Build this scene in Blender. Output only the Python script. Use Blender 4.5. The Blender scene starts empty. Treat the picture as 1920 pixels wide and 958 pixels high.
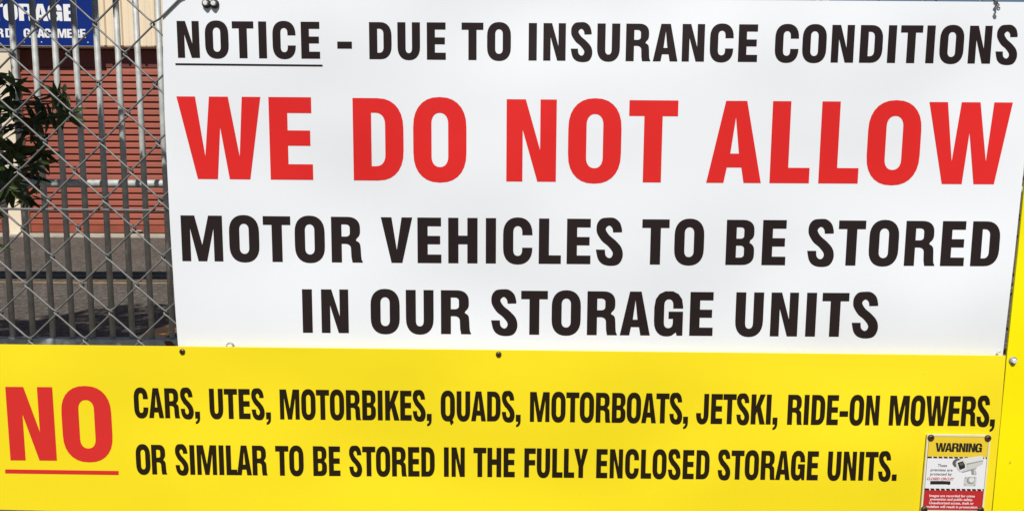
import bpy, bmesh, math, random
from mathutils import Vector, Matrix, geometry
S = bpy.context.scene
COL = S.collection
R = math.radians

# ---------------------------------------------------------------- camera
cd = bpy.data.cameras.new('camera'); cam = bpy.data.objects.new('camera', cd); COL.objects.link(cam)
cd.sensor_width = 36.0; cd.lens = 36.0 * 1387 / 1920; cd.clip_start = 0.02; cd.clip_end = 3000
cam.matrix_world = (Matrix.Translation((0, 0, 1.2)) @ Matrix.Rotation(R(90 - 6.5), 4, 'X')
                    @ Matrix.Rotation(0.0068, 4, 'Z'))
S.camera = cam

# ---------------------------------------------------------------- sky, sun, exposure
SUN_EL, SUN_AZ = R(52), R(3)            # sun high behind the camera, a touch to the left
to_sun = Vector((-math.sin(SUN_AZ) * math.cos(SUN_EL), -math.cos(SUN_AZ) * math.cos(SUN_EL), math.sin(SUN_EL)))
w = bpy.data.worlds.new('World'); S.world = w; w.use_nodes = True
nt = w.node_tree; bg = nt.nodes['Background']
sky = nt.nodes.new('ShaderNodeTexSky'); sky.sky_type = 'NISHITA'; sky.sun_disc = False
sky.sun_elevation = SUN_EL; sky.sun_rotation = math.pi + SUN_AZ
sky.air_density = 1.0; sky.dust_density = 0.3; sky.ozone_density = 2.0
nt.links.new(sky.outputs['Color'], bg.inputs['Color']); bg.inputs['Strength'].default_value = 0.05
sl = bpy.data.lights.new('sun', 'SUN'); sun = bpy.data.objects.new('sun', sl); COL.objects.link(sun)
sl.energy = 5.0; sl.angle = R(0.53); sl.color = (1.0, 0.965, 0.91)
sun.location = to_sun * 30; sun.rotation_euler = to_sun.to_track_quat('Z', 'Y').to_euler()
S.view_settings.view_transform = 'Standard'; S.view_settings.look = 'None'
S.view_settings.exposure = -0.06; S.view_settings.gamma = 1.0

random.seed(11)
# ---------------------------------------------------------------- materials
def mat(name, col, rough=0.6, metal=0.0, var=0.0, var_scale=8.0, bump=0.0, bump_scale=40.0, bump_dist=0.001,
        spec=0.5, specks=None, col2=None, wave=None, detail=4.0):
    m = bpy.data.materials.new(name); m.use_nodes = True
    n, l = m.node_tree.nodes, m.node_tree.links
    b = n['Principled BSDF']
    b.inputs['Roughness'].default_value = rough; b.inputs['Metallic'].default_value = metal
    b.inputs['Specular IOR Level'].default_value = spec
    tc = n.new('ShaderNodeTexCoord')
    src = None
    c4 = (*col, 1)
    b.inputs['Base Color'].default_value = c4
    if var > 0 or col2:
        nz = n.new('ShaderNodeTexNoise'); nz.inputs['Scale'].default_value = var_scale; nz.inputs['Detail'].default_value = detail
        nz.inputs['Roughness'].default_value = 0.6
        l.new(tc.outputs['Object'], nz.inputs['Vector'])
        rp = n.new('ShaderNodeValToRGB')
        lo = col2 or tuple(c * (1 - var) for c in col); hi = col if col2 else tuple(min(1, c * (1 + var * .6)) for c in col)
        rp.color_ramp.elements[0].position = 0.35; rp.color_ramp.elements[0].color = (*lo, 1)
        rp.color_ramp.elements[1].position = 0.65; rp.color_ramp.elements[1].color = (*hi, 1)
        l.new(nz.outputs['Fac'], rp.inputs['Fac']); src = rp.outputs['Color']
    if specks:                                       # (scale, threshold, colour): small dirt marks
        for sc, th, sc_col in specks:
            v = n.new('ShaderNodeTexNoise'); v.inputs['Scale'].default_value = sc; v.inputs['Detail'].default_value = 2
            l.new(tc.outputs['Object'], v.inputs['Vector'])
            mr = n.new('ShaderNodeMapRange'); mr.inputs['From Min'].default_value = th; mr.inputs['From Max'].default_value = th + 0.03
            l.new(v.outputs['Fac'], mr.inputs['Value'])
            mx = n.new('ShaderNodeMix'); mx.data_type = 'RGBA'
            l.new(mr.outputs['Result'], mx.inputs['Factor'])
            if src: l.new(src, mx.inputs[6])
            else: mx.inputs[6].default_value = c4
            mx.inputs[7].default_value = (*sc_col, 1); src = mx.outputs[2]
    if src: l.new(src, b.inputs['Base Color'])
    hs = []
    if bump > 0:
        bn = n.new('ShaderNodeTexNoise'); bn.inputs['Scale'].default_value = bump_scale; bn.inputs['Detail'].default_value = 3
        l.new(tc.outputs['Object'], bn.inputs['Vector'])
        bp = n.new('ShaderNodeBump'); bp.inputs['Strength'].default_value = bump; bp.inputs['Distance'].default_value = bump_dist
        l.new(bn.outputs['Fac'], bp.inputs['Height']); last = bp
        if wave:                                     # (scale, distance): the slow waviness of a thin sheet
            wn = n.new('ShaderNodeTexNoise'); wn.inputs['Scale'].default_value = wave[0]; wn.inputs['Detail'].default_value = 1
            l.new(tc.outputs['Object'], wn.inputs['Vector'])
            b2 = n.new('ShaderNodeBump'); b2.inputs['Strength'].default_value = 1.0; b2.inputs['Distance'].default_value = wave[1]
            l.new(wn.outputs['Fac'], b2.inputs['Height']); l.new(bp.outputs['Normal'], b2.inputs['Normal']); last = b2
        l.new(last.outputs['Normal'], b.inputs['Normal'])
    return m

M = {}
sheet = dict(spec=0.22, bump=0.25, bump_scale=900, bump_dist=0.0003, wave=(2.8, 0.036))
ink = dict(sheet, spec=0.10)
M['white'] = mat('white_print', (0.80, 0.822, 0.85), 0.36, var=0.025, var_scale=1.7, specks=[(210, 0.80, (0.45, 0.43, 0.40))], **sheet)
M['yellow'] = mat('yellow_print', (0.90, 0.72, 0.016), 0.40, var=0.035, var_scale=2.0, specks=[(160, 0.80, (0.35, 0.27, 0.05))], **sheet)
M['yellow2'] = mat('bright_yellow', (0.93, 0.80, 0.002), 0.36, var=0.02, var_scale=5, specks=[(70, 0.76, (0.50, 0.40, 0.02))], **sheet)
M['black'] = mat('black_print', (0.022, 0.0145, 0.0145), 0.5, var=0.10, var_scale=5, **ink)
M['black_y'] = mat('black_on_yellow', (0.019, 0.0125, 0.0045), 0.5, var=0.10, var_scale=5, **ink)
M['red'] = mat('red_print', (0.70, 0.022, 0.020), 0.40, var=0.03, var_scale=6, **sheet)
M['red_y'] = mat('red_on_yellow', (0.66, 0.030, 0.026), 0.42, var=0.03, var_scale=6, **sheet)
M['core'] = mat('sheet_core', (0.55, 0.55, 0.55), 0.6)
M['zinc'] = mat('zinc_steel', (0.78, 0.78, 0.75), 0.45, 0.15, var=0.15, var_scale=400)
M['washer'] = mat('dull_steel_washer', (0.30, 0.30, 0.29), 0.5, 0.3, var=0.2, var_scale=300)
M['rubber'] = mat('dark_rubber', (0.03, 0.025, 0.03), 0.7, var=0.2, var_scale=300)
M['rusty'] = mat('brown_steel', (0.16, 0.095, 0.045), 0.40, 0.55, col2=(0.07, 0.035, 0.018), var_scale=500)
M['socket'] = mat('dark_socket', (0.015, 0.01, 0.008), 0.8)
M['wire'] = mat('galvanised_wire', (0.22, 0.22, 0.215), 0.5, 0.2, col2=(0.14, 0.14, 0.135), var_scale=60, bump=0.3, bump_scale=500, bump_dist=0.0003)
M['galv'] = mat('galvanised_tube', (0.52, 0.53, 0.51), 0.55, 0.08, col2=(0.38, 0.39, 0.38), var_scale=30, bump=0.2, bump_scale=120)
M['galv2'] = mat('galvanised_pipe', (0.60, 0.62, 0.60), 0.45, 0.12, col2=(0.40, 0.42, 0.41), var_scale=22, bump=0.3, bump_scale=90)
M['pipe_in_shade'] = mat('shade_tinted_pipe', (0.13, 0.14, 0.145), 0.4, 0.1, col2=(0.08, 0.085, 0.09), var_scale=22, bump=0.3, bump_scale=90)  # lower rail: galvanised pipe with the tree's shade put into its colour
M['cream'] = mat('cream_steel', (0.80, 0.66, 0.47), 0.5, var=0.05, var_scale=1.2, bump=0.1, bump_scale=60)
M['cream2'] = mat('cream_column_paint', (0.77, 0.66, 0.50), 0.55, var=0.06, var_scale=2.5, bump=0.1, bump_scale=60)
M['door'] = mat('red_door_steel', (0.27, 0.060, 0.032), 0.65, var=0.16, var_scale=3.5, bump=0.1, bump_scale=30)
M['door2'] = mat('dark_red_and_header_shade', (0.13, 0.027, 0.02), 0.7, var=0.08, var_scale=2)
M['blue'] = mat('blue_sign_paint', (0.003, 0.021, 0.17), 0.4, var=0.08, var_scale=1.5, spec=0.25)
M['blue_white'] = mat('white_sign_paint', (0.80, 0.80, 0.79), 0.5, var=0.03)
M['grey'] = mat('grey_flashing', (0.33, 0.32, 0.29), 0.6, var=0.1)
M['roof'] = mat('roof_steel', (0.45, 0.44, 0.40), 0.5, var=0.06)
M['bark'] = mat('bark', (0.09, 0.065, 0.045), 0.85, var=0.4, var_scale=30, bump=0.8, bump_scale=40, bump_dist=0.01)
M['leaf'] = mat('dark_leaf', (0.062, 0.085, 0.018), 0.45, col2=(0.022, 0.036, 0.009), var_scale=14, spec=0.25)
M['leaf2'] = mat('sunlit_tint_leaf', (0.16, 0.17, 0.030), 0.45, col2=(0.07, 0.095, 0.018), var_scale=14, spec=0.3)  # lighter copy of the leaf green, sunlight on some leaves put into colour
M['tag'] = mat('dark_red_plastic', (0.13, 0.016, 0.012), 0.4, var=0.15, var_scale=60)
M['apron'] = mat('pale_concrete', (0.42, 0.38, 0.30), 0.85, var=0.2, var_scale=6)
M['linepaint'] = mat('worn_yellow_paint', (0.46, 0.30, 0.12), 0.7, col2=(0.24, 0.17, 0.09), var_scale=14)
M['bandpaint'] = mat('orange_yellow_paint', (0.85, 0.47, 0.17), 0.7, col2=(0.65, 0.33, 0.10), var_scale=9)

def ground_mat(name, c0, c1, c2, sc, bump_scale, dist):
    m = bpy.data.materials.new(name); m.use_nodes = True
    n, l = m.node_tree.nodes, m.node_tree.links; b = n['Principled BSDF']; b.inputs['Roughness'].default_value = 0.85
    tc = n.new('ShaderNodeTexCoord')
    a = n.new('ShaderNodeTexNoise'); a.inputs['Scale'].default_value = sc; a.inputs['Detail'].default_value = 6; a.inputs['Roughness'].default_value = 0.85
    c = n.new('ShaderNodeTexNoise'); c.inputs['Scale'].default_value = 0.9; c.inputs['Detail'].default_value = 5
    for q in (a, c): l.new(tc.outputs['Object'], q.inputs['Vector'])
    r = n.new('ShaderNodeValToRGB'); e = r.color_ramp.elements
    e[0].position = 0.34; e[0].color = (*c0, 1); e[1].position = 0.68; e[1].color = (*c2, 1)
    k = e.new(0.52); k.color = (*c1, 1)
    l.new(a.outputs['Fac'], r.inputs['Fac'])
    mr = n.new('ShaderNodeMapRange'); mr.inputs['From Min'].default_value = 0.3; mr.inputs['From Max'].default_value = 0.7
    mr.inputs['To Min'].default_value = 0.82; mr.inputs['To Max'].default_value = 1.12
    l.new(c.outputs['Fac'], mr.inputs['Value'])
    mx = n.new('ShaderNodeMix'); mx.data_type = 'RGBA'; mx.blend_type = 'MULTIPLY'; mx.inputs['Factor'].default_value = 1
    l.new(r.outputs['Color'], mx.inputs[6]); l.new(mr.outputs['Result'], mx.inputs[7]); l.new(mx.outputs[2], b.inputs['Base Color'])
    bp = n.new('ShaderNodeBump'); bp.inputs['Strength'].default_value = 0.7; bp.inputs['Distance'].default_value = dist
    l.new(a.outputs['Fac'], bp.inputs['Height']); l.new(bp.outputs['Normal'], b.inputs['Normal'])
    return m
M['asphalt'] = ground_mat('asphalt', (0.030, 0.025, 0.021), (0.088, 0.074, 0.061), (0.32, 0.268, 0.215), 17, 60, 0.012)
M['soil'] = ground_mat('leaf_litter_soil', (0.05, 0.032, 0.018), (0.16, 0.11, 0.06), (0.42, 0.32, 0.18), 70, 60, 0.01)

# ---------------------------------------------------------------- helpers
def finish(name, me, material, parent=None):
    o = bpy.data.objects.new(name, me)
    if material is not None and not me.materials: me.materials.append(M[material])
    COL.objects.link(o)
    if parent: o.parent = parent
    return o
def obj(name, bm, material, parent=None, smooth=False):
    bmesh.ops.recalc_face_normals(bm, faces=bm.faces)
    me = bpy.data.meshes.new(name); bm.to_mesh(me); bm.free()
    if smooth: me.polygons.foreach_set('use_smooth', [True] * len(me.polygons))
    return finish(name, me, material, parent)
def empty(name, parent=None, loc=(0, 0, 0)):
    o = bpy.data.objects.new(name, None); COL.objects.link(o); o.location = loc; o.empty_display_size = 0.1
    if parent: o.parent = parent
    return o
def tag(o, label=None, cat=None, group=None, kind=None):
    for k, v in (('label', label), ('category', cat), ('group', group), ('kind', kind)):
        if v: o[k] = v
    return o
def box(bm, x0, x1, y0, y1, z0, z1):
    vs = [bm.verts.new((x, y, z)) for z in (z0, z1) for y in (y0, y1) for x in (x0, x1)]
    for f in ((0, 2, 3, 1), (4, 5, 7, 6), (0, 1, 5, 4), (2, 6, 7, 3), (0, 4, 6, 2), (1, 3, 7, 5)):
        bm.faces.new([vs[i] for i in f])
    return vs
def bevel(bm, w_, seg=2):
    bmesh.ops.bevel(bm, geom=[e for e in bm.edges], offset=w_, segments=seg, affect='EDGES', profile=0.6)
def tube(bm, pts, r, n=8, caps=True):
    pts = [Vector(p) for p in pts]; rings = []; up = None
    rs = r if isinstance(r, (list, tuple)) else [r] * len(pts)
    for i, p in enumerate(pts):
        t = (pts[min(i + 1, len(pts) - 1)] - pts[max(i - 1, 0)]).normalized()
        if up is None:
            up = Vector((0, 1, 0)) if abs(t.y) < .9 else Vector((1, 0, 0))
        s = t.cross(up).normalized(); up = s.cross(t).normalized()
        rings.append([bm.verts.new(p + rs[i] * (math.cos(a) * s + math.sin(a) * up)) for a in [2 * math.pi * k / n for k in range(n)]])
    for a, b in zip(rings, rings[1:]):
        for k in range(n): bm.faces.new((a[k], a[(k + 1) % n], b[(k + 1) % n], b[k]))
    if caps:
        bm.faces.new(rings[0][::-1]); bm.faces.new(rings[-1])
def prism(bm, prof, x0, x1):                       # prof: (y, z) outline swept along x
    a = [bm.verts.new((x0, y, z)) for y, z in prof]; b = [bm.verts.new((x1, y, z)) for y, z in prof]
    n = len(prof)
    for i in range(n): bm.faces.new((a[i], a[(i + 1) % n], b[(i + 1) % n], b[i]))
    bm.faces.new(a[::-1]); bm.faces.new(b)
def plate(bm, outline, y_front, thick):            # outline: (x, z) loop, a sheet facing -Y
    a = [bm.verts.new((x, y_front, z)) for x, z in outline]; b = [bm.verts.new((x, y_front + thick, z)) for x, z in outline]
    n = len(outline)
    bm.faces.new(a); bm.faces.new(b[::-1])
    for i in range(n): bm.faces.new((a[i], b[i], b[(i + 1) % n], a[(i + 1) % n]))
def lathe_y(bm, prof, cx, cz, y0, n=20, ph=0.0):    # prof: (radius, depth towards the viewer)
    rings = []
    for r_, d in prof:
        rings.append([bm.verts.new((cx + r_ * math.cos(ph + 2 * math.pi * k / n), y0 - d, cz + r_ * math.sin(ph + 2 * math.pi * k / n))) for k in range(n)])
    for a, b in zip(rings, rings[1:]):
        for k in range(n): bm.faces.new((a[k], a[(k + 1) % n], b[(k + 1) % n], b[k]))
    bm.faces.new(rings[-1]); bm.faces.new(rings[0][::-1])

# ---------------------------------------------------------------- lettering: a heavy condensed sans drawn as outlines
def arc(cx, cy, rx, ry, a0, a1, e=2.3, n=7):
    out = []
    for i in range(n + 1):
        t = R(a0 + (a1 - a0) * i / n); c, s = math.cos(t), math.sin(t)
        out.append((cx + rx * math.copysign(abs(c) ** (2 / e), c), cy + ry * math.copysign(abs(s) ** (2 / e), s)))
    return out
def rrect(x0, x1, y0, y1, rx, ry, e=2.3):
    return (arc(x1 - rx, y0 + ry, rx, ry, -90, 0, e) + arc(x1 - rx, y1 - ry, rx, ry, 0, 90, e)
            + arc(x0 + rx, y1 - ry, rx, ry, 90, 180, e) + arc(x0 + rx, y0 + ry, rx, ry, 180, 270, e))
def smooth_loop(chunks, n=5):                       # Catmull-Rom through each chunk, corners between chunks
    out = []
    for ch in chunks:
        p = [ch[0]] + ch + [ch[-1]]
        for i in range(1, len(p) - 2):
            for k in range(n):
                t = k / n; q = []
                for d in (0, 1):
                    a, b, c, e = p[i - 1][d], p[i][d], p[i + 1][d], p[i + 2][d]
                    q.append(0.5 * (2 * b + (c - a) * t + (2 * a - 5 * b + 4 * c - e) * t * t + (3 * b - a - 3 * c + e) * t ** 3))
                out.append(tuple(q))
        out.append(ch[-1])
    return out
s = 0.225
G = {}                                              # letter: (width, left gap, right gap, outer loop, holes, extra loops)
OW = 0.655
o_out = rrect(0, OW, -.02, 1.02, OW / 2, .37, 2.3); o_in = rrect(s, OW - s, .17, .83, OW / 2 - s, .13, 2.2)
G['O'] = (OW, .05, .05, o_out, [o_in], [])
G['Q'] = (OW, .05, .05, o_out, [o_in], [[(.36, .10), (.47, -.15), (.60, -.05), (.53, .08)]])
CW = .645
G['C'] = (CW, .05, .04, arc(CW / 2, .35, CW / 2, .37, 0, -90) + arc(CW / 2, .35, CW / 2, .37, -90, -180) + arc(CW / 2, .65, CW / 2, .37, 180, 90)
          + arc(CW / 2, .65, CW / 2, .37, 90, 0) + [(CW, .63), (CW - s, .63)] + arc(CW / 2, .70, CW / 2 - s, .13, 0, 180) + arc(CW / 2, .30, CW / 2 - s, .13, 180, 360) + [(CW - s, .355), (CW, .355)], [], [])
GW = .65
G['G'] = (GW, .05, .06, [(GW, .55), (GW, 0), (GW - .13, 0), (GW - .15, .075)] + arc(.29, .35, .29, .37, -70, -180) + arc(GW / 2, .65, GW / 2, .37, 180, 0)
          + [(GW, .62), (GW - s, .62)] + arc(GW / 2, .70, GW / 2 - s, .13, 0, 180) + arc(GW / 2, .30, GW / 2 - s, .13, 180, 360) + [(GW - s, .385), (GW / 2, .385), (GW / 2, .55)], [], [])
DW = .62
G['D'] = (DW, .075, .05, [(0, 0)] + arc(.30, .37, DW - .30, .37, -90, 0) + arc(.30, .63, DW - .30, .37, 0, 90) + [(0, 1)],
          [[(s, .175)] + arc(s + .05, .32, DW - 2 * s - .05, .145, -90, 0) + arc(s + .05, .68, DW - 2 * s - .05, .145, 0, 90) + [(s, .825)]], [])
BW = .625
G['B'] = (BW, .075, .05, [(0, 0)] + arc(.36, .23, BW - .36, .23, -90, 0) + arc(BW - .22, .32, .22, .19, 0, 62) + [(BW - .10, .515)]
          + arc(BW - .225, .70, .215, .175, -55, 0) + arc(.36, .77, BW - .37, .23, 0, 90) + [(0, 1)],
          [[(s, .165)] + arc(.31, .24, .09, .075, -90, 0) + arc(.31, .355, .09, .075, 0, 90) + [(s, .43)],
           [(s, .585)] + arc(.31, .65, .082, .065, -90, 0) + arc(.31, .77, .082, .065, 0, 90) + [(s, .835)]], [])
RW = .68
G['R'] = (RW, .075, .03, [(0, 0), (s, 0), (s, .41), (.31, .41)] + arc(.30, .30, .125, .11, 80, 0) + [(.432, .12), (.455, 0), (RW, 0), (RW, .018), (.655, .07), (.645, .17), (.64, .30)]
          + arc(.52, .34, .115, .135, 0, 75) + [(.535, .495)] + arc(.42, .69, .21, .19, -50, 0) + arc(.36, .75, .27, .25, 0, 90) + [(0, 1)],
          [[(s, .57)] + arc(.31, .65, .095, .08, -90, 0) + arc(.31, .755, .095, .08, 0, 90) + [(s, .835)]], [])
G['A'] = (.68, .015, .015, [(0, 0), (.215, 0), (.25, .19), (.43, .19), (.465, 0), (.68, 0), (.47, 1), (.21, 1)], [[(.287, .36), (.393, .36), (.34, .80)]], [])
G['E'] = (.525, .075, .05, [(0, 0), (.525, 0), (.525, .19), (s, .19), (s, .415), (.50, .415), (.50, .60), (s, .60), (s, .81), (.52, .81), (.52, 1), (0, 1)], [], [])
G['F'] = (.53, .075, .03, [(0, 0), (s, 0), (s, .415), (.51, .415), (.51, .60), (s, .60), (s, .81), (.53, .81), (.53, 1), (0, 1)], [], [])
G['H'] = (.645, .075, .075, [(0, 0), (s, 0), (s, .42), (.42, .42), (.42, 0), (.645, 0), (.645, 1), (.42, 1), (.42, .61), (s, .61), (s, 1), (0, 1)], [], [])
G['I'] = (s, .08, .08, [(0, 0), (s, 0), (s, 1), (0, 1)], [], [])
JW = .57
G['J'] = (JW, .03, .075, arc(JW / 2, .33, JW / 2, .35, 0, -90) + arc(JW / 2, .33, JW / 2, .35, -90, -180) + [(0, .36), (s, .36)] + arc(JW / 2, .28, JW / 2 - s, .11, 180, 360) + [(JW - s, 1), (JW, 1)], [], [])
G['K'] = (.65, .075, .01, [(0, 0), (s, 0), (s, .30), (.28, .42), (.41, 0), (.655, 0), (.44, .60), (.64, 1), (.40, 1), (s, .62), (s, 1), (0, 1)], [], [])
G['L'] = (.49, .075, .025, [(0, 0), (.49, 0), (.49, .19), (s, .19), (s, 1), (0, 1)], [], [])
G['M'] = (.90, .075, .075, [(0, 0), (.195, 0), (.195, .72), (.355, 0), (.545, 0), (.705, .72), (.705, 0), (.90, 0), (.90, 1), (.60, 1), (.45, .36), (.30, 1), (0, 1)], [], [])
G['N'] = (.615, .075, .075, [(0, 0), (.20, 0), (.20, .63), (.385, 0), (.615, 0), (.615, 1), (.415, 1), (.415, .39), (.235, 1), (0, 1)], [], [])
def shr(p): return (p[0] - .1 * p[1], p[1])
S_pts = [[(.606, .71), (.41, .705)],
         [(.41, .705), (.40, .80), (.34, .855), (.273, .814), (.258, .754), (.32, .645), (.44, .536), (.55, .403), (.587, .27), (.563, .126), (.466, 0), (.297, -.035), (.128, 0), (.031, .114), (0, .324)],
         [(0, .324), (.2, .324)],
         [(.2, .324), (.205, .198), (.273, .138), (.34, .174), (.362, .27), (.273, .403), (.152, .512), (.068, .657), (.05, .766), (.08, .9), (.176, 1.005), (.32, 1.03), (.466, 1.02), (.575, .923), (.61, .778), (.606, .71)]]
S_raw = smooth_loop([[shr(p) for p in ch] for ch in S_pts])
mn = min(p[0] for p in S_raw); SW = max(p[0] for p in S_raw) - mn
S_loop = []
for p in S_raw:
    q = (p[0] - mn, p[1])
    if not S_loop or math.hypot(q[0] - S_loop[-1][0], q[1] - S_loop[-1][1]) > 1e-4: S_loop.append(q)
if math.hypot(S_loop[0][0] - S_loop[-1][0], S_loop[0][1] - S_loop[-1][1]) < 1e-4: S_loop.pop()
G['S'] = (SW, .04, .04, S_loop, [], [])
G['T'] = (.60, .02, .02, [(.1875, 0), (.4125, 0), (.4125, .81), (.60, .81), (.60, 1), (0, 1), (0, .81), (.1875, .81)], [], [])
UW = .625
G['U'] = (UW, .065, .065, arc(UW / 2, .35, UW / 2, .37, 0, -90) + arc(UW / 2, .35, UW / 2, .37, -90, -180) + [(0, 1), (s, 1)] + arc(UW / 2, .295, UW / 2 - s, .125, 180, 360) + [(UW - s, 1), (UW, 1)], [], [])
G['V'] = (.69, .01, .01, [(0, 1), (.235, 1), (.345, .29), (.455, 1), (.69, 1), (.465, 0), (.225, 0)], [], [])
G['W'] = (1.024, .01, .01, [(0, 1), (.227, 1), (.325, .28), (.397, 1), (.627, 1), (.748, .28), (.797, 1), (1.024, 1), (.87, 0), (.616, 0), (.52, .63), (.47, 0), (.222, 0)], [], [])
G['Y'] = (.65, .0, .0, [(0, 1), (.24, 1), (.325, .62), (.41, 1), (.65, 1), (.437, .39), (.437, 0), (.213, 0), (.213, .39)], [], [])
G[','] = (.225, .05, .05, [(0, .235), (.225, .235), (.225, .02), (.212, -.06), (.165, -.13), (.10, -.17), (.015, -.185), (.015, -.105), (.075, -.08), (.112, 0), (0, 0)], [], [])
G['.'] = (.225, .06, .06, [(0, 0), (.225, 0), (.225, .225), (0, .225)], [], [])
G['-'] = (.39, .05, .05, [(0, .28), (.39, .28), (.39, .47), (0, .47)], [], [])

def clean(loop):
    out = []
    for p in loop:
        if not out or math.hypot(p[0] - out[-1][0], p[1] - out[-1][1]) > 2e-4: out.append(p)
    if math.hypot(out[0][0] - out[-1][0], out[0][1] - out[-1][1]) < 2e-4: out.pop()
    return out
def fill(bm, loops, fn, off=0.0):
    loops = [clean(l) for l in loops]
    flat = [p for l in loops for p in l]
    tris = geometry.tessellate_polygon([[Vector((p[0], p[1], 0)) for p in l] for l in loops])
    vs = [bm.verts.new(fn(p[0], p[1], off)) for p in flat]
    for t in tris:
        try: bm.faces.new([vs[i] for i in t])
        except ValueError: pass
def face_viewer(bm):
    bm.normal_update()
    for f in bm.faces:
        if f.normal.y > 0: f.normal_flip()
def word_mesh(text, x0, x1, b0, b1, t0, t1, k, y, shear=0.0):
    """text set between x0 and x1 on its sheet, baseline b0..b1, cap line t0..t1 (metres), facing -Y"""
    h = ((t0 - b0) + (t1 - b1)) / 2; ku = k * h
    nat, xs = 0.0, []
    for i, ch in enumerate(text):
        wd, l_, r_, *_ = G[ch]
        if i: nat += G[text[i - 1]][2] + l_
        xs.append(nat); nat += wd
    W = x1 - x0; n = len(text)
    if n > 1: ku_, tr = ku, (W - nat * ku) / (n - 1)
    else: ku_, tr = W / nat, 0
    bm = bmesh.new()
    for i, ch in enumerate(text):
        wd, l_, r_, out, holes, extra = G[ch]; ox = xs[i] * ku_ + tr * i
        def fn(px, py, off):
            x = x0 + ox + px * ku_ + shear * (py - .5) * h; f = min(1, max(0, (x - x0) / W))
            b = b0 + (b1 - b0) * f; t = t0 + (t1 - t0) * f
            return (x, y - off, b + (t - b) * py)
        fill(bm, [out] + holes, fn)
        for e in extra: fill(bm, [e], fn, 0.00012)
    face_viewer(bm)
    return bm
def flat(name, bm, material, parent, label=None):    # flat print: keeps its facing
    me = bpy.data.meshes.new(name); bm.to_mesh(me); bm.free()
    o = finish(name, me, material, parent)
    if label: o['label'] = label
    return o
def poly_print(name, pts, y, material, parent, label=None):
    bm = bmesh.new(); fill(bm, [pts], lambda a, b, o: (a, y, b)); face_viewer(bm)
    return flat(name, bm, material, parent, label)
def small_text(name, text, xc, z, width, height, y, material, parent, bold=0.0, shear=0.0, fn=None):
    """small type from Blender's own sans, fitted to a width and an overall height"""
    c = bpy.data.curves.new('type', 'FONT'); c.body = text; c.size = 1; c.offset = bold; c.shear = shear; c.resolution_u = 3
    t = bpy.data.objects.new('type', c); COL.objects.link(t); bpy.context.view_layer.update()
    me = bpy.data.meshes.new_from_object(t.evaluated_get(bpy.context.evaluated_depsgraph_get()))
    bpy.data.objects.remove(t); bpy.data.curves.remove(c)
    xs = [v.co.x for v in me.vertices]; ax, bx = min(xs), max(xs)
    for v in me.vertices:
        px = xc + ((v.co.x - ax) / (bx - ax) - .5) * width; pz = z + v.co.y / .72 * height
        v.co = fn(px, pz) if fn else (px, y, pz)
    me.name = name
    bm = bmesh.new(); bm.from_mesh(me); bpy.data.meshes.remove(me); face_viewer(bm)
    return flat(name, bm, material, parent)

# ================================================================ THE SETTING
ground = None
bm = bmesh.new(); g = [bm.verts.new(p) for p in ((-900, -900, 0), (900, -900, 0), (900, 900, 0), (-900, 900, 0))]; bm.faces.new(g)
tag(obj('ground', bm, 'asphalt'), 'grey brown asphalt yard', kind='structure')
bm = bmesh.new(); g = [bm.verts.new(p) for p in ((-40, .2, .004), (40, .2, .004), (40, 3.15, .004), (-40, 3.15, .004))]; bm.faces.new(g)
tag(obj('verge', bm, 'soil'), 'strip of brown soil and leaf litter under the fence', kind='structure')
bm = bmesh.new(); box(bm, -16, 3, 12.86, 13.45, -.1, .03)
tag(obj('apron', bm, 'apron'), 'pale concrete strip along the foot of the storage building', kind='structure')
bm = bmesh.new(); g = [bm.verts.new(p) for p in ((-16, 7.575, .004), (6, 7.74, .004), (6, 7.81, .004), (-16, 7.645, .004))]; bm.faces.new(g)
tag(obj('road_marking', bm, 'linepaint'), 'thin yellow line painted across the asphalt', kind='structure')
bm = bmesh.new(); g = [bm.verts.new(p) for p in ((-2.72, 5.02, .004), (-2.50, 5.02, .004), (-2.30, 7.0, .004), (-2.52, 7.0, .004))]; bm.faces.new(g)
tag(obj('road_marking', bm, 'bandpaint'), 'broad orange yellow band painted on the asphalt near the gate', kind='structure')
bm = bmesh.new()                                     # loose litter on the verge
for i in range(2600):
    x, y = random.uniform(-3.2, 1.4), random.uniform(1.5, 3.1); a = random.uniform(0, 6.3); L_ = random.uniform(.015, .05); wd = L_ * .3
    dx, dy = math.cos(a), math.sin(a); z = random.uniform(.008, .03); t = random.uniform(-.01, .012)
    v = [bm.verts.new(p) for p in ((x - dx * L_, y - dy * L_, z), (x + dy * wd, y - dx * wd, z + t), (x + dx * L_, y + dy * L_, z + t), (x - dy * wd, y + dx * wd, z))]
    bm.faces.new(v)
M['litter'] = mat('dry_litter', (0.42, 0.31, 0.16), 0.8, col2=(0.13, 0.085, 0.04), var_scale=45)
tag(obj('leaf_litter', bm, 'litter'), kind='stuff')

# ================================================================ THE STORAGE BUILDING
BY = 13.15
bld = tag(empty('storage_building', loc=(0, BY, 0)), 'storage shed with cream cladding above red roller doors', 'building')
def bpart(name, bm, m, parent=None, smooth=False):
    o = obj(name, bm, m, None, smooth)
    o.data.transform(Matrix.Translation((0, -BY, 0))); o.parent = parent or bld
    return o
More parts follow.
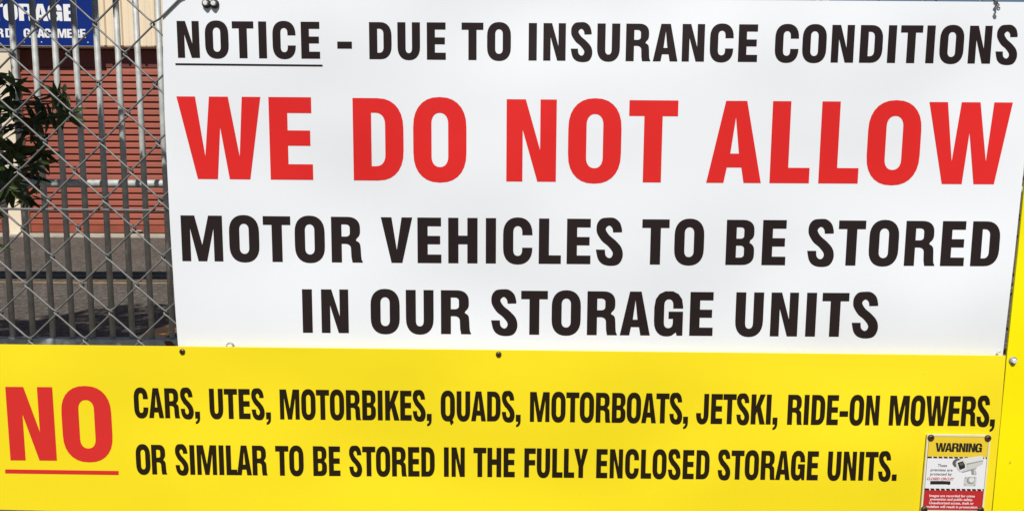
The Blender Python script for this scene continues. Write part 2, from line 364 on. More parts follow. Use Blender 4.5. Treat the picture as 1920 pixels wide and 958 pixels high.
# cladding: ribbed sheets between 3.3 m and the eave
def sheet_bm(x0, n, pitch, z0, z1):
    prof = []
    for i in range(n):
        a = x0 + i * pitch
        prof += [(a, 0), (a + .085, 0), (a + .097, -.006), (a + .109, 0), (a + .181, 0), (a + .193, -.006), (a + .205, 0), (a + pitch - .06, 0), (a + pitch - .045, -.036), (a + pitch - .015, -.036)]
    prof.append((x0 + n * pitch, 0))
    bm = bmesh.new()
    lo = [bm.verts.new((x, BY + y, z0)) for x, y in prof]; hi = [bm.verts.new((x, BY + y, z1)) for x, y in prof]
    for i in range(len(prof) - 1): bm.faces.new((lo[i], lo[i + 1], hi[i + 1], hi[i]))
    return bm
src = None
for i in range(14):
    if src is None:
        src = bpart('cladding_sheet', sheet_bm(0, 4, .29, 3.31, 4.9), 'cream'); o = src
    else:
        o = src.copy(); COL.objects.link(o)
    o.location.x = -15.0 + .13 + i * 1.16; o.location.y = -.0015 * (i % 2)
bm = bmesh.new(); box(bm, -15, 1.4, BY + .005, BY + .25, 3.297, 3.3085); bpart('lintel_flashing', bm, 'cream')
bm = bmesh.new(); box(bm, -15, 1.4, BY + .26, BY + .30, 0.03, 4.9); bpart('wall', bm, 'door2')
bm = bmesh.new(); box(bm, -15, -14.9, BY + .30, BY + 9, 0, 4.9); box(bm, 1.3, 1.4, BY + .30, BY + 9, 0, 4.9); box(bm, -14.9, 1.3, BY + 8.9, BY + 9, 0, 4.9); bpart('end_wall', bm, 'cream')
bm = bmesh.new(); prism(bm, [(BY - .25, 4.9), (BY - .25, 4.96), (BY + 4.5, 5.7), (BY + 9.2, 4.96), (BY + 9.2, 4.9), (BY + 4.5, 5.62)], -15.2, 1.5); bpart('roof', bm, 'roof')
bm = bmesh.new(); tube(bm, [(-15.2, BY - .30, 4.86), (1.5, BY - .30, 4.86)], .07, 8); bpart('gutter', bm, 'cream2')
# columns between the doors
src = None
for cx in (-12.9, -8.83, -4.75, -.65):
    if src is None:
        bm = bmesh.new(); box(bm, -.112, .112, BY - .035, BY + .255, .012, 3.19); bevel(bm, .008); src = bpart('column', bm, 'cream2'); o = src
    else: o = src.copy(); COL.objects.link(o)
    o.location.x = cx
for cx in (-8.83,):
    bm = bmesh.new(); box(bm, cx - .40, cx + .13, BY - .05, BY + .255, 3.192, 3.268); bpart('beam_end', bm, 'grey')
# roller doors: header, slats (each a piece of its own), bottom bar
PITCH = .1152; DY = BY + .225
slat_me = None
for (xa, xb) in ((-12.78, -8.95), (-8.71, -4.87), (-4.63, -.77)):
    bm = bmesh.new(); box(bm, xa, xb, DY + .012, DY + .034, .03, 3.27); door = bpart('roller_door', bm, 'door2')
    bm = bmesh.new(); box(bm, xa, xb, DY - .012, DY + .008, 2.97, 3.262); bpart('header_panel', bm, 'door2', door)  # header in a darker red: the lintel's shadow is painted into it
    bm = bmesh.new(); box(bm, xa, xb, DY - .02, DY + .008, .048, .188); bpart('bottom_bar', bm, 'door', door)
    bm = bmesh.new(); box(bm, xa, xb, DY - .012, DY + .010, .031, .046); bpart('rubber_seal', bm, 'rubber', door)
    bm = bmesh.new(); box(bm, xa + 1.78, xa + 2.02, DY - .055, DY - .021, .075, .095); bpart('handle', bm, 'grey', door)
    for i in range(24):
        z = .193 + i * PITCH
        if slat_me is None:
            bm = bmesh.new()
            prism(bm, [(.008, 0), (-.030, 0), (-.034, .004), (-.0335, .010), (-.031, .016), (-.020, .062), (-.006, .094), (.001, PITCH - .004), (.008, PITCH - .001)], 0, 1)
            bmesh.ops.recalc_face_normals(bm, faces=bm.faces); slat_me = bpy.data.meshes.new('slat'); bm.to_mesh(slat_me); bm.free(); slat_me.materials.append(M['door'])
        o = bpy.data.objects.new('slat', slat_me); COL.objects.link(o); o.parent = door
        o.location = (xa, DY - BY, z); o.scale.x = xb - xa

# the blue sign on the cladding
bs = tag(empty('storage_sign', loc=(-9.6, 13.09, 3.3)), 'blue sign with white lettering high on the storage shed', 'sign')
def to_parent(o, p):
    o.data.transform(Matrix.Translation(-p.location)); o.parent = p; return o
bm = bmesh.new(); box(bm, -11.9, -7.212, 13.075, 13.105, 3.292, 4.55); to_parent(obj('panel', bm, 'blue'), bs)
bm = bmesh.new(); box(bm, -11.9, -7.205, 13.068, 13.108, 3.283, 3.2915); to_parent(obj('edge_trim', bm, 'grey'), bs)
for txt, x0, x1, b, t in (('STORAGE', -9.20, -7.525, 3.703, 3.985),):
    to_parent(flat('lettering', word_mesh(txt, x0, x1, b, b, t, t, 1.33, 13.072), 'blue_white', None, 'large white word on the blue sign'), bs)
# placed letter by letter: RD, then GRACEMERE
def words_tight(txt, x0, x1): to_parent(flat('lettering', word_mesh(txt, x0, x1, 3.424, 3.424, 3.572, 3.572, 1.22, 13.072), 'blue_white', None, 'smaller white word on the blue sign'), bs)
words_tight('RD', -8.894, -8.63); words_tight('GRACEMERE', -8.43, -7.364)
src = None
for x in (-8.43, -8.13, -7.59, -7.33):
    if src is None:
        bm = bmesh.new(); lathe_y(bm, [(.011, 0), (.011, .004), (.006, .007)], 0, 0, 0, 8); src = obj('rivet', bm, 'blue_white'); o = src; o.parent = bs
    else: o = src.copy(); COL.objects.link(o)
    o.location = (x + 9.6, 13.074 - 13.09, .048)

# ================================================================ PICKET GATE AND PIPE BARRIER
GY = 3.37
gate = tag(empty('picket_gate', loc=(-1.9, GY, 0)), 'galvanised picket gate standing behind the chain link fence', 'gate')
bm = bmesh.new(); tube(bm, [(0, 0, .414), (0, 0, 2.36)], .0125, 14); pk = obj('picket', bm, 'galv', None, True)
pk.parent = gate; k = 0
for x in [-2.315 + .0925 * i - .37 for i in range(40)]:
    o = pk if k == 0 else pk.copy()
    if k: COL.objects.link(o)
    k += 1
    o.location = (x + 1.9 + random.uniform(-.002, .002), random.uniform(-.002, .002), 0)
    o.rotation_euler = (random.uniform(-.002, .002), random.uniform(-.002, .002), random.uniform(0, 6))
for nm, z0, z1 in (('bottom_rail', .362, .418), ('top_rail', 2.355, 2.41)):
    bm = bmesh.new(); box(bm, -2.95, 1.35, GY - .026, GY + .026, z0, z1); bevel(bm, .005); to_parent(obj(nm, bm, 'galv'), gate)
for x in (-2.95, 1.35):
    bm = bmesh.new(); box(bm, x - .03, x + .03, GY - .03, GY + .03, .06, 2.42); bevel(bm, .004); to_parent(obj('gate_post', bm, 'galv'), gate)
bar = tag(empty('pipe_barrier', loc=(-1.9, 3.83, 0)), 'galvanised pipe rails running behind the picket gate', 'barrier')
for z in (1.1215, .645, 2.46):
    bm = bmesh.new(); tube(bm, [(-4.6 + .4 * i, 3.83, z + .002 * math.sin(i)) for i in range(21)], .0205, 14); to_parent(obj('rail', bm, 'pipe_in_shade' if z < 1 else 'galv2', None, True), bar)
for x in (-4.4, .9, 3.3):
    bm = bmesh.new(); tube(bm, [(x, 3.875, 0), (x, 3.875, 2.5)], .024, 12); to_parent(obj('post', bm, 'galv2', None, True), bar)
bm = bmesh.new(); plate(bm, [(-1.600, .4115), (-1.571, .4115), (-1.535, .372), (-1.548, .355), (-1.578, .358)], GY - .0305, .004)
tag(obj('red_tag', bm, 'tag'), "dark red tag on the gate's bottom rail beside the white sign", 'tag')

# ================================================================ CHAIN LINK FENCE
FY = 1.062; PX, PZ = .0401, .04085; X0, Z0 = -.66445, 1.3999
fence = tag(empty('chain_link_fence', loc=(0, FY, 0)), 'galvanised chain link fence holding the large signs', 'fence')
def wire_bm(phase, z_lo, z_hi, bulge=None):
    """one woven strand, centred on x=0: a flattened spiral zigzagging between -PX/2 and PX/2"""
    r = .0014; pts = []
    j0 = math.floor((Z0 - z_hi) / PZ); j1 = math.ceil((Z0 - z_lo) / PZ)
    for j in range(j0, j1 + 1):
        z = Z0 - j * PZ; sd = 1 if (j + phase) % 2 == 0 else -1
        yb, ya = (.0021, -.0021)
        A = PX / 2 + .0021; d = .0062
        up_y, dn_y = (ya, yb) if sd > 0 else (yb, ya)
        for (dx, dz, yy) in ((A - d, d * .90, up_y), (A - .0014, .0026, up_y * .85), (A - .0001, .0010, up_y * .4), (A - .0001, -.0010, dn_y * .4), (A - .0014, -.0026, dn_y * .85), (A - d, -d * .90, dn_y)):
            pts.append(Vector((sd * dx, yy, z + dz)))
    if bulge:
        fine = []
        for p_, q_ in zip(pts, pts[1:]):
            m_ = max(1, int((q_ - p_).length / .004)); fine += [p_.lerp(q_, k_ / m_) for k_ in range(m_)]
        pts = [Vector((p.x + bulge(p.z) * .55, p.y - bulge(p.z), p.z - bulge(p.z) * .3)) for p in fine]
    bm = bmesh.new(); tube(bm, pts, r, 6); return bm
meshes = {}
for i in range(-9, 62):
    xc = X0 + (i + .5) * PX
    ph = 0 if i % 2 else 1
    special = (i == 4)
    if special:
        bm = wire_bm(ph, .12, 1.80, lambda z: .0208 * max(0, min(1, (z - 1.4005) / .009)) * (1 if z < 1.47 else max(0, 1 - (z - 1.47) / .06)))
        o = obj('wire', bm, 'wire', None, True)
    else:
        if ph not in meshes:
            o = obj('wire', wire_bm(ph, .12, 1.80), 'wire', None, True); meshes[ph] = o.data
        else:
            o = bpy.data.objects.new('wire', meshes[ph]); COL.objects.link(o)
    o.parent = fence; o.location = (xc + random.uniform(-.0004, .0004), random.uniform(-.0003, .0003), random.uniform(-.0006, .0006) + 0.00026 * i)
for z in (1.1408, .14, 1.79):
    bm = bmesh.new(); tube(bm, [(-1.05 + .2 * i, FY + .0045, z + .0006 * math.sin(i * 1.7)) for i in range(15)], .0017, 8); to_parent(obj('tension_wire', bm, 'wire', None, True), fence)
for x in (-1.3, 1.2):
    bm = bmesh.new(); tube(bm, [(x, FY + .036, 0), (x, FY + .036, 1.86)], .025, 18); to_parent(obj('post', bm, 'galv', None, True), fence)
bm = bmesh.new(); tube(bm, [(-1.32, FY + .036, 1.875), (1.92, FY + .036, 1.875)], .018, 12); to_parent(obj('top_rail', bm, 'galv', None, True), fence)

# ================================================================ SIGNS
# word: left, right, baseline (left, right), cap line (left, right), in metres on the sheet
LINES = {
 'a': (1, [('NOTICE', -0.4627, -0.2665, 1.352, 1.352, 1.4013, 1.4014), ('-', -0.2426, -0.2224, 1.3519, 1.3519, 1.4014, 1.4015), ('DUE', -0.1986, -0.0931, 1.3519, 1.3517, 1.4015, 1.4017), ('TO', -0.0714, -0.0035, 1.3517, 1.3516, 1.4017, 1.4017), ('INSURANCE', 0.0209, 0.3361, 1.3516, 1.3516, 1.4017, 1.4019), ('CONDITIONS', 0.3601, 0.6943, 1.3516, 1.3515, 1.4019, 1.4022)]),
 'b': (1, [('WE', -0.4674, -0.28, 1.186, 1.1858, 1.2997, 1.2997), ('DO', -0.223, -0.0647, 1.1856, 1.1855, 1.2992, 1.2989), ('NOT', -0.0088, 0.2297, 1.1855, 1.1855, 1.2989, 1.2987), ('ALLOW', 0.2721, 0.6939, 1.1855, 1.1862, 1.2987, 1.2991)]),
 'c': (1, [('MOTOR', -0.469, -0.2122, 1.0698, 1.0693, 1.1348, 1.1342), ('VEHICLES', -0.1859, 0.1575, 1.0693, 1.0694, 1.1341, 1.1337), ('TO', 0.1841, 0.2723, 1.0694, 1.0695, 1.1337, 1.1338), ('BE', 0.3036, 0.3886, 1.0696, 1.0697, 1.1338, 1.1339), ('STORED', 0.4191, 0.6914, 1.0698, 1.0703, 1.1339, 1.1341)]),
 'd': (1, [('IN', -0.3, -0.2339, 0.9673, 0.9672, 1.0305, 1.0306), ('OUR', -0.2022, -0.0581, 0.9671, 0.9667, 1.0306, 1.0305), ('STORAGE', -0.0295, 0.2891, 0.9667, 0.9667, 1.0305, 1.0304), ('UNITS', 0.3211, 0.5265, 0.9667, 0.9667, 1.0304, 1.0305)]),
 'e': (0.71, [('CARS,', -0.5429, -0.4484, 0.8431, 0.8427, 0.8875, 0.8872), ('UTES,', -0.4343, -0.3461, 0.8426, 0.8423, 0.8872, 0.8868), ('MOTORBIKES,', -0.3329, -0.1143, 0.8423, 0.8417, 0.8868, 0.886), ('QUADS,', -0.1013, 0.0141, 0.8417, 0.8413, 0.886, 0.8856), ('MOTORBOATS,', 0.0273, 0.2555, 0.8413, 0.8401, 0.8856, 0.8845), ('JETSKI,', 0.2669, 0.3846, 0.84, 0.8396, 0.8845, 0.8841), ('RIDE-ON', 0.3985, 0.5306, 0.8395, 0.8394, 0.8841, 0.8838), ('MOWERS,', 0.5452, 0.6983, 0.8394, 0.8392, 0.8838, 0.8835)]),
 'f': (0.71, [('OR', -0.5443, -0.4999, 0.7584, 0.7584, 0.8032, 0.8031), ('SIMILAR', -0.4872, -0.3536, 0.7584, 0.758, 0.8031, 0.8029), ('TO', -0.3416, -0.3007, 0.7579, 0.7578, 0.8028, 0.8027), ('BE', -0.2869, -0.2474, 0.7578, 0.7579, 0.8027, 0.8026), ('STORED', -0.2347, -0.1102, 0.7579, 0.7579, 0.8026, 0.8024), ('IN', -0.0969, -0.0665, 0.7579, 0.7579, 0.8024, 0.8023), ('THE', -0.0541, 0.0062, 0.7579, 0.7578, 0.8022, 0.8019), ('FULLY', 0.0199, 0.1123, 0.7577, 0.7575, 0.8018, 0.8014), ('ENCLOSED', 0.1245, 0.2891, 0.7574, 0.7567, 0.8013, 0.8006), ('STORAGE', 0.3011, 0.4473, 0.7567, 0.7563, 0.8006, 0.8002), ('UNITS.', 0.4608, 0.562, 0.7563, 0.7563, 0.8001, 0.7999)]),
 'g': (1, [('NO', -0.7266, -0.5765, 0.7783, 0.7782, 0.8878, 0.8877)]),
}
def sign_root(name, loc, label, cat='sign'): return tag(empty(name, loc=loc), label, cat)
def line(sign, key, y, material, label, parts=None):
    k, ws = LINES[key]
    e = empty('lettering'); e.parent = sign; e.location = (0, 0, 0); e['label'] = label
    for (t, x0, x1, b0, b1, t0, t1) in ws:
        o = flat('word', word_mesh(t, x0, x1, b0, b1, t0, t1, k, y), material, None, 'word reading ' + t if t != '-' else 'dash')
        o.data.transform(Matrix.Translation(-sign.location)); o.parent = e
    return e
def bolt(sign, x, z, y, dark_washer):
    bm = bmesh.new(); lathe_y(bm, [(.0037, 0), (.0037, .0040), (.0036, .0068), (.0030, .0074)] if dark_washer else [(.0041, 0), (.0041, .0020), (.0038, .0044), (.0030, .0050)], x, z, y, 6, .3); b = to_parent(obj('bolt', bm, 'zinc'), sign)
    bm = bmesh.new()
    if dark_washer: lathe_y(bm, [(.0060, -.0004), (.0062, .0012), (.0058, .0036), (.0044, .0044)], x, z, y, 20)
    else: lathe_y(bm, [(.0060, -.0004), (.0062, .0006), (.0056, .0014), (.0042, .0016)], x, z, y, 20)
    wsh = obj('washer', bm, 'rubber' if dark_washer else 'washer', None, True); wsh.data.transform(Matrix.Translation(-sign.location)); wsh.parent = b
    return b
def screw(sign, x, z, y, r=.0042):
    bm = bmesh.new(); lathe_y(bm, [(r, -.0004), (r, .0006), (r * .88, .0017), (r * .62, .0025), (r * .40, .0028), (r * .36, .0012)], x, z, y, 18)
    b = to_parent(obj('screw', bm, 'rusty', None, False), sign)
    bm = bmesh.new(); lathe_y(bm, [(r * .35, .0004), (r * .35, .0013)], x, z, y, 6); q = obj('socket', bm, 'socket'); q.data.transform(Matrix.Translation(-sign.location)); q.parent = b
    return b

# the white notice
WY = 1.045
ns = sign_root('notice_sign', (0.12, WY, .93), 'large white notice sign with black and red lettering')
bm = bmesh.new()
plate(bm, [(-.4802, .932), (.7086, .932), (.7092, .9425), (.7140, 1.085), (.7166, 1.2056), (.7178, 1.32), (.7180, 1.4340), (.10, 1.4345), (-.4800, 1.4348), (-.4836, 1.35), (-.4850, 1.2712), (-.4845, 1.1225), (-.4822, .99)], WY, .003)
to_parent(obj('panel', bm, 'white'), ns)
LY = WY - .0003
line(ns, 'a', LY, 'black', 'top line of black print with NOTICE underlined')
line(ns, 'b', LY, 'red', 'tall red line reading WE DO NOT ALLOW')
line(ns, 'c', LY, 'black', 'black line reading MOTOR VEHICLES TO BE STORED')
line(ns, 'd', LY, 'black', 'bottom black line reading IN OUR STORAGE UNITS')
to_parent(poly_print('underline', [(-.4667, 1.3420), (-.2634, 1.3415), (-.2634, 1.3440), (-.4667, 1.3446)], LY, 'black', None), ns)
bolt(ns, -.4200, 1.4243, WY, True); bolt(ns, -.4091, 1.4240, WY, True); bolt(ns, -.4053, .9465, WY, False)

# the yellow list of things not allowed
YY = 1.034
ys = sign_root('prohibition_sign', (0, YY, .70), 'long yellow sign with a red NO and a list in black')
bm = bmesh.new()
plate(bm, [(-.93, .7052), (-.7475, .7031), (-.6538, .7014), (-.30, .698), (.7040, .697), (.7043, .7107), (.7063, .8541), (.7061, .9429), (-.30, .9474), (-.7298, .9493), (-.93, .9502)], YY, .003)
to_parent(obj('panel', bm, 'yellow'), ys)
LY2 = YY - .0003
line(ys, 'g', LY2, 'red_y', 'large red NO')
line(ys, 'e', LY2, 'black_y', 'upper black line listing vehicles')
line(ys, 'f', LY2, 'black_y', 'lower black line ending in STORAGE UNITS')
to_parent(poly_print('underline', [(-.7357, .7585), (-.5707, .7572), (-.5704, .7633), (-.7354, .7646)], LY2, 'red_y', None), ys)
screw(ys, -.4699, .9410, YY); screw(ys, -.0181, .9402, YY); screw(ys, -.0185, .7018, YY)

# the plain yellow board on the right
RY = 1.0425
rs = sign_root('yellow_board', (.71, RY, .6), 'plain bright yellow board at the right edge with one hex bolt')
bm = bmesh.new(); plate(bm, [(.7088, .60), (1.35, .60), (1.35, 1.62), (.7268, 1.62), (.7180, 1.1773), (.7169, 1.0853), (.7156, 1.024), (.7138, .943), (.7114, .703)], RY, .003)
to_parent(obj('panel', bm, 'yellow2'), rs)
bolt(rs, .7228, .9339, RY, False)

# the small camera warning sign screwed on the yellow sign
QY = 1.0296
qs = sign_root('warning_sign', (.645, QY, .71), 'small security camera warning sign with a red lower band')
QW = .0914
def q(u, v):                                         # sign-sheet coordinates (across, down) in sign widths -> x, z
    return (.5999 + QW * (u * .99998 - v * .0135), .8282 - QW * (v * 1.0 + u * .0066))
def qp(name, pts, layer, material, parent=None, label=None):
    o = poly_print(name, [q(*p) for p in pts], QY - .00008 * layer, material, None, label)
    o.data.transform(Matrix.Translation(-qs.location)); o.parent = parent or qs; return o
M['q_white'] = mat('warning_white', (0.78, 0.78, 0.80), 0.4, var=.02)
M['q_cream'] = mat('warning_border', (0.76, 0.71, 0.50), 0.4, var=.05, var_scale=40)
M['q_yellow'] = mat('warning_yellow', (0.80, 0.57, 0.03), 0.4, var=.03)
M['q_red'] = mat('warning_red', (0.50, 0.022, 0.025), 0.4, var=.03)
M['q_black'] = mat('warning_black', (0.02, 0.016, 0.014), 0.4)
M['q_grey'] = mat('print_grey', (0.30, 0.30, 0.30), 0.4); M['q_light'] = mat('print_light_grey', (0.58, 0.58, 0.55), 0.4)
M['q_pale'] = mat('print_pale', (0.70, 0.70, 0.67), 0.4); M['q_dark'] = mat('print_dark_grey', (0.11, 0.10, 0.10), 0.4)
M['q_text'] = mat('print_text_grey', (0.12, 0.12, 0.12), 0.4); M['q_pink'] = mat('print_pink_white', (0.80, 0.70, 0.70), 0.4)
M['q_redtext'] = mat('print_red_text', (0.50, 0.03, 0.05), 0.4)
bm = bmesh.new(); ol = [q(0, 1.275), q(1.0, 1.275), q(1.0, 0), q(0, 0)]; plate(bm, ol, QY, .0022); to_parent(obj('panel', bm, 'q_cream'), qs)
a, b_ = .032, .968
qp('border_line', [(a - .006, .030), (b_ + .006, .030), (b_ + .006, 1.245), (a - .006, 1.245)], 1, 'q_dark')
qp('header_band', [(a, .036), (b_, .036), (b_, .372), (a, .372)], 2, 'q_yellow')
qp('message_band', [(a, .372), (b_, .372), (b_, .90), (a, .90)], 2, 'q_white')
qp('red_band', [(a, .90), (b_, .90), (b_, 1.238), (a, 1.238)], 2, 'q_red')
for v0, v1 in ((.362, .389), (.886, .916)):
    e = qp('hazard_stripe', [(a, v0), (b_, v0), (b_, v1), (a, v1)], 3, 'q_black')
    u = a + .062
    while u < b_ - .02:
        qp('stripe', [(u, v0), (u + .022, v0), (u + .036, v1), (u + .014, v1)], 4, 'q_white', None).parent = e
        u += .0825
def qt(name, text, u0, u1, v, h, material, layer=4, bold=0.0, shear=0.0):
    xc = (u0 + u1) / 2
    def fn(px, pz):
        x, z = q(px, -pz); return (x, QY - .00008 * layer, z)
    o = small_text(name, text, xc, -v, u1 - u0, h, 0, material, None, bold, shear, fn)
    o.data.transform(Matrix.Translation(-qs.location)); o.parent = qs
lx0, lz0 = q(.13, .280); lx1, lz1 = q(.89, .280); tz0 = q(.13, .136)[1]; tz1 = q(.89, .136)[1]
to_parent(flat('lettering', word_mesh('WARNING', lx0 + .001, lx1 - .001, lz0, lz1, tz0, tz1, 1.15, QY - .0004, .03), 'q_black', None, 'heavy black word WARNING'), qs)
qt('lettering', 'These', .205, .352, .527, .046, 'q_text', 4, .02)
qt('lettering', 'premises are', .098, .446, .600, .046, 'q_text', 4, .02)
qt('lettering', 'protected by', .098, .440, .668, .046, 'q_text', 4, .02)
qt('lettering', 'CLOSED CIRCUIT', .052, .484, .747, .043, 'q_redtext', 4, .03, .25)
qp('black_bar', [(.108, .763), (.30, .760), (.428, .764), (.430, .815), (.405, .825), (.38, .816), (.11, .820)], 4, 'q_black')
for i, (t, u0, u1, v) in enumerate((('Images are recorded for crime', .113, .838, 1.024), ('prevention and public safety.', .130, .810, 1.082), ('Unauthorized access, theft or', .120, .830, 1.144), ('vandalism will result in prosecution.', .052, .905, 1.206))):
    qt('lettering', t, u0, u1, v, .040, 'q_pink', 4, .028)
def zq(pts): return [((x - (55 - (y - 25) * .059)) / 763, (y - 28) / 763 - .0066 * 0) for x, y in pts]
cam_print = qp('camera_picture', zq([(440, 328), (715, 283), (731, 300), (735, 345), (732, 385), (600, 462), (485, 498), (430, 470), (400, 400)]), 5, 'q_light')
for pts, ly, m in (
        ([(515, 556), (520, 550), (655, 546), (661, 552), (656, 660), (650, 667), (512, 667), (507, 660)], 5, 'q_light'),
        ([(590 + 50 * math.cos(t * .314), 598 + 46 * math.sin(t * .314)) for t in range(20)], 6, 'q_grey'),
        ([(600 + 34 * math.cos(t * .314), 590 + 32 * math.sin(t * .314)) for t in range(20)], 7, 'q_pale'),
        ([(585, 465), (655, 432), (650, 470), (658, 524), (600, 526), (595, 490)], 5, 'q_grey'),
        ([(625, 455), (650, 440), (645, 520), (628, 522)], 6, 'q_light'),
        ([(362, 388), (372, 352), (398, 330), (442, 325), (470, 336), (420, 350), (402, 380), (412, 432), (385, 425)], 6, 'q_dark'),
        ([(440, 330), (715, 284), (730, 300), (733, 338), (535, 384), (490, 345)], 7, 'q_pale'),
        ([(535, 386), (733, 342), (733, 349), (540, 398)], 8, 'q_grey'),
        ([(545, 400), (732, 352), (730, 384), (600, 456), (555, 466)], 7, 'q_light'),
        ([(485, 490), (600, 452), (600, 464), (490, 499)], 8, 'q_grey'),
        ([(408, 362), (478, 338), (522, 384), (534, 452), (455, 488), (425, 440)], 8, 'q_pale'),
        ([(424, 376), (486, 354), (514, 398), (516, 440), (452, 466)], 9, 'q_black'),
        ([(440, 385), (482, 370), (500, 400), (460, 415)], 10, 'q_dark')):
    qp('printed_shape', zq(pts), ly, m, None).parent = cam_print
for cx, cy in ((530, 567), (637, 563), (525, 650), (636, 652)):
    qp('printed_shape', zq([(cx + 7 * math.cos(t * .785), cy + 7 * math.sin(t * .785)) for t in range(8)]), 6, 'q_dark', None).parent = cam_print
for u, v in ((.058, .055), (.955, .050), (.052, 1.232), (.950, 1.232)):
    x, z = q(u, v); screw(qs, x, z, QY, .0049)

# tie wires at the right-hand corners of the white sign
bm = bmesh.new()
pts = [(.6578 + .0013 * math.cos(t * .9), WY - .006 - .002 * math.sin(t * .9), 1.444 - t * .0012) for t in range(0, 18)]
tube(bm, pts, .0010, 6); pts2 = [(.6588 - .0012 * math.cos(t * .9), WY - .006 + .0018 * math.sin(t * .9), 1.442 - t * .0012) for t in range(0, 15)]
tube(bm, pts2, .0009, 6)
tube(bm, [(.6590 + .0017 * math.cos(a * .45), WY - .0075, 1.4235 + .0017 * math.sin(a * .45)) for a in range(0, 14)], .0010, 6)
tube(bm, [(.6575, WY - .0065, 1.4445), (.655, WY + .004, 1.4462), (.651, FY - .004, 1.449)], .0010, 6)
tag(obj('tie_wire', bm, 'wire', None, True), 'twisted tie wire hanging over the top right of the white sign', 'wire tie')
bm = bmesh.new()
tube(bm, [(.6988, WY - .003, .940), (.6988, WY - .004, .9462), (.6996, WY - .0048, .9482), (.7009, WY - .005, .9488), (.7018, WY - .0045, .9480), (.7019, WY - .004, .9464)], .0009, 6)
tag(obj('tie_wire', bm, 'zinc', None, True), 'short hooked wire poking up at the bottom right of the white sign', 'wire tie')

# ================================================================ TREE
tree = tag(empty('leafy_tree', loc=(-2.9, 2.6, 0)), 'leafy tree with dark pointed leaves reaching past the gate', 'tree')
def leaf_bm(curl, fold):
    bm = bmesh.new(); n = 6; rows = []
    for i in range(n + 1):
        t = i / n; wd = .150 * math.sin(math.pi * min(1, t * .94 + .06) ** .82) ** .9 if 0 < i < n else (.012 if i == 0 else .0)
        z = -curl * t * t; rows.append([bm.verts.new((t, -wd, z + fold * wd)), bm.verts.new((t, 0, z)), bm.verts.new((t, wd, z + fold * wd))])
    for a, b in zip(rows, rows[1:]):
        bm.faces.new((a[0], a[1], b[1], b[0])); bm.faces.new((a[1], a[2], b[2], b[1]))
    bmesh.ops.remove_doubles(bm, verts=bm.verts, dist=1e-5)
    return bm
leaf_meshes = []
for mk in ('leaf', 'leaf2'):
    for c, f in ((.12, .35), (.30, .25), (.02, .5)):
        bm = leaf_bm(c, f); me = bpy.data.meshes.new('leaf'); bm.to_mesh(me); bm.free(); me.materials.append(M[mk]); me.polygons.foreach_set('use_smooth', [True] * len(me.polygons)); leaf_meshes.append(me)
rng = random.Random(5)
def leaf_matrix(c, d, up, L_):
    d = d.normalized(); s_ = up.cross(d)
    s_ = s_.normalized() if s_.length > 1e-3 else Vector((1, 0, 0)); n_ = d.cross(s_)
    m = Matrix((d, s_, n_)).transposed().to_4x4(); return Matrix.Translation(c) @ m @ Matrix.Scale(L_, 4)
T0 = tree.location
def whorl(c, axis, n, L_, sunlit=0):
    c = Vector(c); axis = Vector(axis).normalized(); t1 = axis.orthogonal().normalized(); t2 = axis.cross(t1); out = []
    for i in range(n):
        a = 2 * math.pi * i / n + rng.uniform(-.3, .3); el = rng.uniform(-.35, .65)
        d = (math.cos(a) * t1 + math.sin(a) * t2) * math.cos(el) + axis * math.sin(el)
        d.z -= .15
        out.append((c + axis * rng.uniform(-.012, .012), d, axis + Vector((rng.uniform(-.3, .3), rng.uniform(-.3, .3), rng.uniform(-.3, .3))), L_ * rng.uniform(.7, 1.15), sunlit))
    return out
tips = [((-1.411, 2.1, 1.435), 9, .060, 0), ((-1.300, 2.16, 1.418), 6, .048, 0), ((-1.268, 2.1, 1.402), 8, .055, 1), ((-1.325, 2.14, 1.352), 8, .060, 0),
        ((-1.372, 2.05, 1.352), 7, .055, 0), ((-1.355, 2.12, 1.292), 6, .052, 0), ((-1.402, 2.0, 1.288), 9, .062, 0), ((-1.405, 2.1, 1.244), 9, .064, 0),
        ((-1.350, 2.1, 1.208), 9, .060, 0), ((-1.400, 2.15, 1.177), 9, .062, 0), ((-1.385, 2.05, 1.145), 9, .062, 0), ((-1.372, 2.1, 1.115), 8, .060, 0),
        ((-1.441, 2.1, 1.207), 9, .062, 0), ((-1.43, 2.1, 1.377), 8, .060, 0), ((-1.41, 2.0, 1.10), 8, .058, 0), ((-1.409, 2.0, .992), 3, .050, 0), ((-1.345, 2.09, 1.150), 4, .046, 1),
        ((-1.262, 2.12, 1.352), 8, .052, 0), ((-1.255, 2.10, 1.39), 6, .05, 1), ((-1.335, 2.12, 1.39), 8, .055, 0), ((-1.29, 2.14, 1.345), 6, .052, 0), ((-1.375, 2.08, 1.425), 9, .058, 0), ((-1.39, 2.18, 1.335), 9, .06, 0), ((-1.425, 2.14, 1.30), 9, .062, 0), ((-1.36, 2.16, 1.245), 7, .058, 0), ((-1.425, 2.05, 1.17), 9, .062, 0), ((-1.43, 2.18, 1.12), 9, .062, 0), ((-1.45, 2.12, 1.16), 9, .062, 0), ((-1.44, 2.16, 1.25), 9, .062, 0), ((-1.46, 2.05, 1.30), 8, .062, 0), ((-1.46, 2.1, 1.45), 8, .06, 0), ((-1.47, 2.05, 1.12), 8, .06, 0)]
for (c, n, L_, lit) in tips:
    ax = (rng.uniform(-.2, .7), rng.uniform(-.9, .1), rng.uniform(-.1, .6))
    for (p, d, u, l_, y_) in whorl(c, ax, n, L_, lit):
        me = leaf_meshes[rng.randrange(3) + (3 if (y_ and rng.random() < .5) else 0)]
        o = bpy.data.objects.new('leaf', me); COL.objects.link(o); o.parent = tree
        o.matrix_local = Matrix.Translation(-T0) @ leaf_matrix(p, d, u, l_)
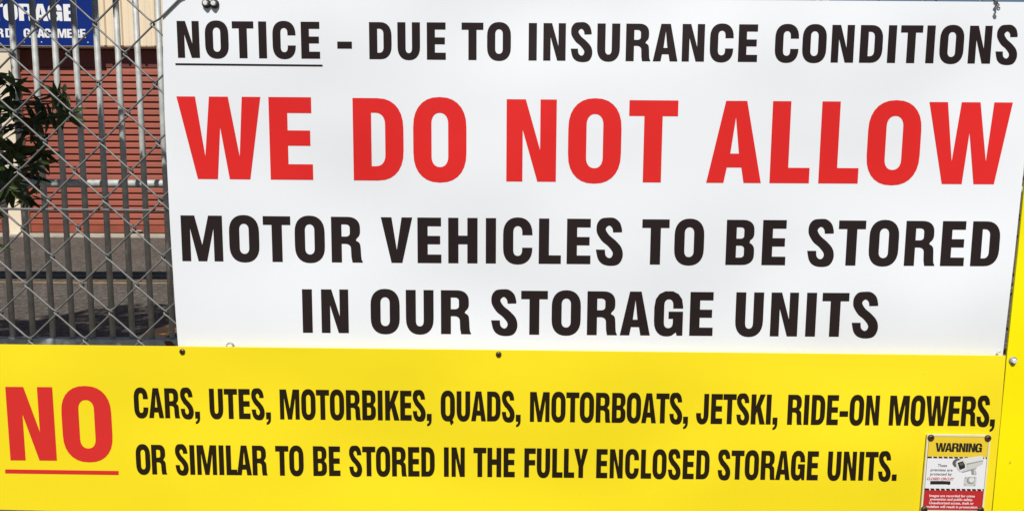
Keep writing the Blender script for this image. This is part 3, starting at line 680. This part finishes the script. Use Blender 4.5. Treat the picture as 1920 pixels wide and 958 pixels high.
# the crown: whorls of leaves in clumps, outside and above the view, joined into one mass
clumps = [((-2.20, 2.60, 2.21), (.48, .11, .18), 140), ((-1.85, 2.60, 2.03), (.50, .12, .14), 130), ((-2.08, 1.75, 2.85), (.52, .20, .34), 110), ((-1.50, 1.62, 2.06), (.30, .22, .26), 30),
          ((-1.62, 1.75, 2.45), (.30, .25, .22), 45), ((-2.24, 2.45, 3.12), (.46, .05, .09), 75), ((-2.3, 2.45, 3.62), (.40, .12, .14), 60), ((-2.05, 1.75, 2.42), (.50, .15, .18), 70),
          ((-3.0, 2.6, 2.6), (.75, .55, .75), 380), ((-3.1, 2.9, 3.6), (.95, .6, .75), 430), ((-3.9, 2.7, 2.9), (.7, .6, .9), 280), ((-2.75, 2.6, 1.75), (.5, .4, .4), 110)]
verts, faces = [], []
base = leaf_meshes[0]; bv = [v.co.copy() for v in base.vertices]; bf = [tuple(p.vertices) for p in base.polygons]
branch_ends = []
for (c, r_, n) in clumps:
    for i in range(n):
        while True:
            v = Vector((rng.uniform(-1, 1), rng.uniform(-1, 1), rng.uniform(-1, 1)))
            if .15 < v.length < 1: break
        p = Vector((c[0] + v.x * r_[0], c[1] + v.y * r_[1], c[2] + v.z * r_[2]))
        if p.x > -.692 * p.y - .07 and p.z < 1.2 + .25 * p.y: continue
        if i % 9 == 0: branch_ends.append((p, c))
        for (pp, d, u, l_, _) in whorl(p, (rng.uniform(-.5, .5), rng.uniform(-.5, .5), 1), 8, .095):
            m = leaf_matrix(pp, d, u, l_); k0 = len(verts)
            verts += [tuple(m @ a_ - T0) for a_ in bv]; faces += [tuple(k0 + j for j in f) for f in bf]
me = bpy.data.meshes.new('foliage'); me.from_pydata(verts, [], faces); me.update()
tag(finish('foliage', me, 'leaf', tree), kind='stuff')
def tpart(name, bm): return to_parent(obj(name, bm, 'bark', None, True), tree)
bm = bmesh.new(); tube(bm, [(-2.9, 2.6, -.05), (-2.92, 2.6, .5), (-2.88, 2.62, 1.1), (-2.93, 2.62, 1.8), (-3.0, 2.66, 2.6), (-3.1, 2.8, 3.6)], [.11, .085, .075, .065, .05, .02], 12); tpart('trunk', bm)
for (c, r_, n) in clumps:
    a = Vector((-2.91, 2.62, min(2.5, max(.9, c[2] - .7)))); b = Vector(c); mid = (a + b) / 2 + Vector((0, 0, .08))
    bm = bmesh.new(); tube(bm, [a, (a + mid) / 2 + Vector((0, 0, .03)), mid, (mid + b) / 2 + Vector((0, .02, 0)), b], [.035, .028, .022, .016, .008], 8); tpart('branch', bm)
bm = bmesh.new()
for (p, c) in branch_ends:
    tube(bm, [Vector(c), (Vector(c) + p) / 2 + Vector((0, 0, .03)), p], [.006, .004, .002], 5)
tag(tpart('twigs', bm), kind='stuff')
# the low limb that carries the leaves in view
limb = [(-2.90, 2.61, .75), (-2.5, 2.45, .95), (-2.0, 2.25, 1.05), (-1.62, 2.12, 1.12), (-1.46, 2.10, 1.17)]
bm = bmesh.new(); tube(bm, limb, [.03, .024, .017, .010, .006], 8); tpart('branch', bm)
for (c, n, L_, lit) in tips:
    a = Vector((-1.47 + rng.uniform(-.03, .0), 2.1, c[2] - .05)) if c[0] > -1.43 else Vector((-1.55, 2.12, c[2] - .04)); b = Vector(c)
    bm = bmesh.new(); tube(bm, [a, (a + b) / 2 + Vector((0, 0, -.006)), b], [.0024, .0019, .0012], 5); tpart('twig', bm)
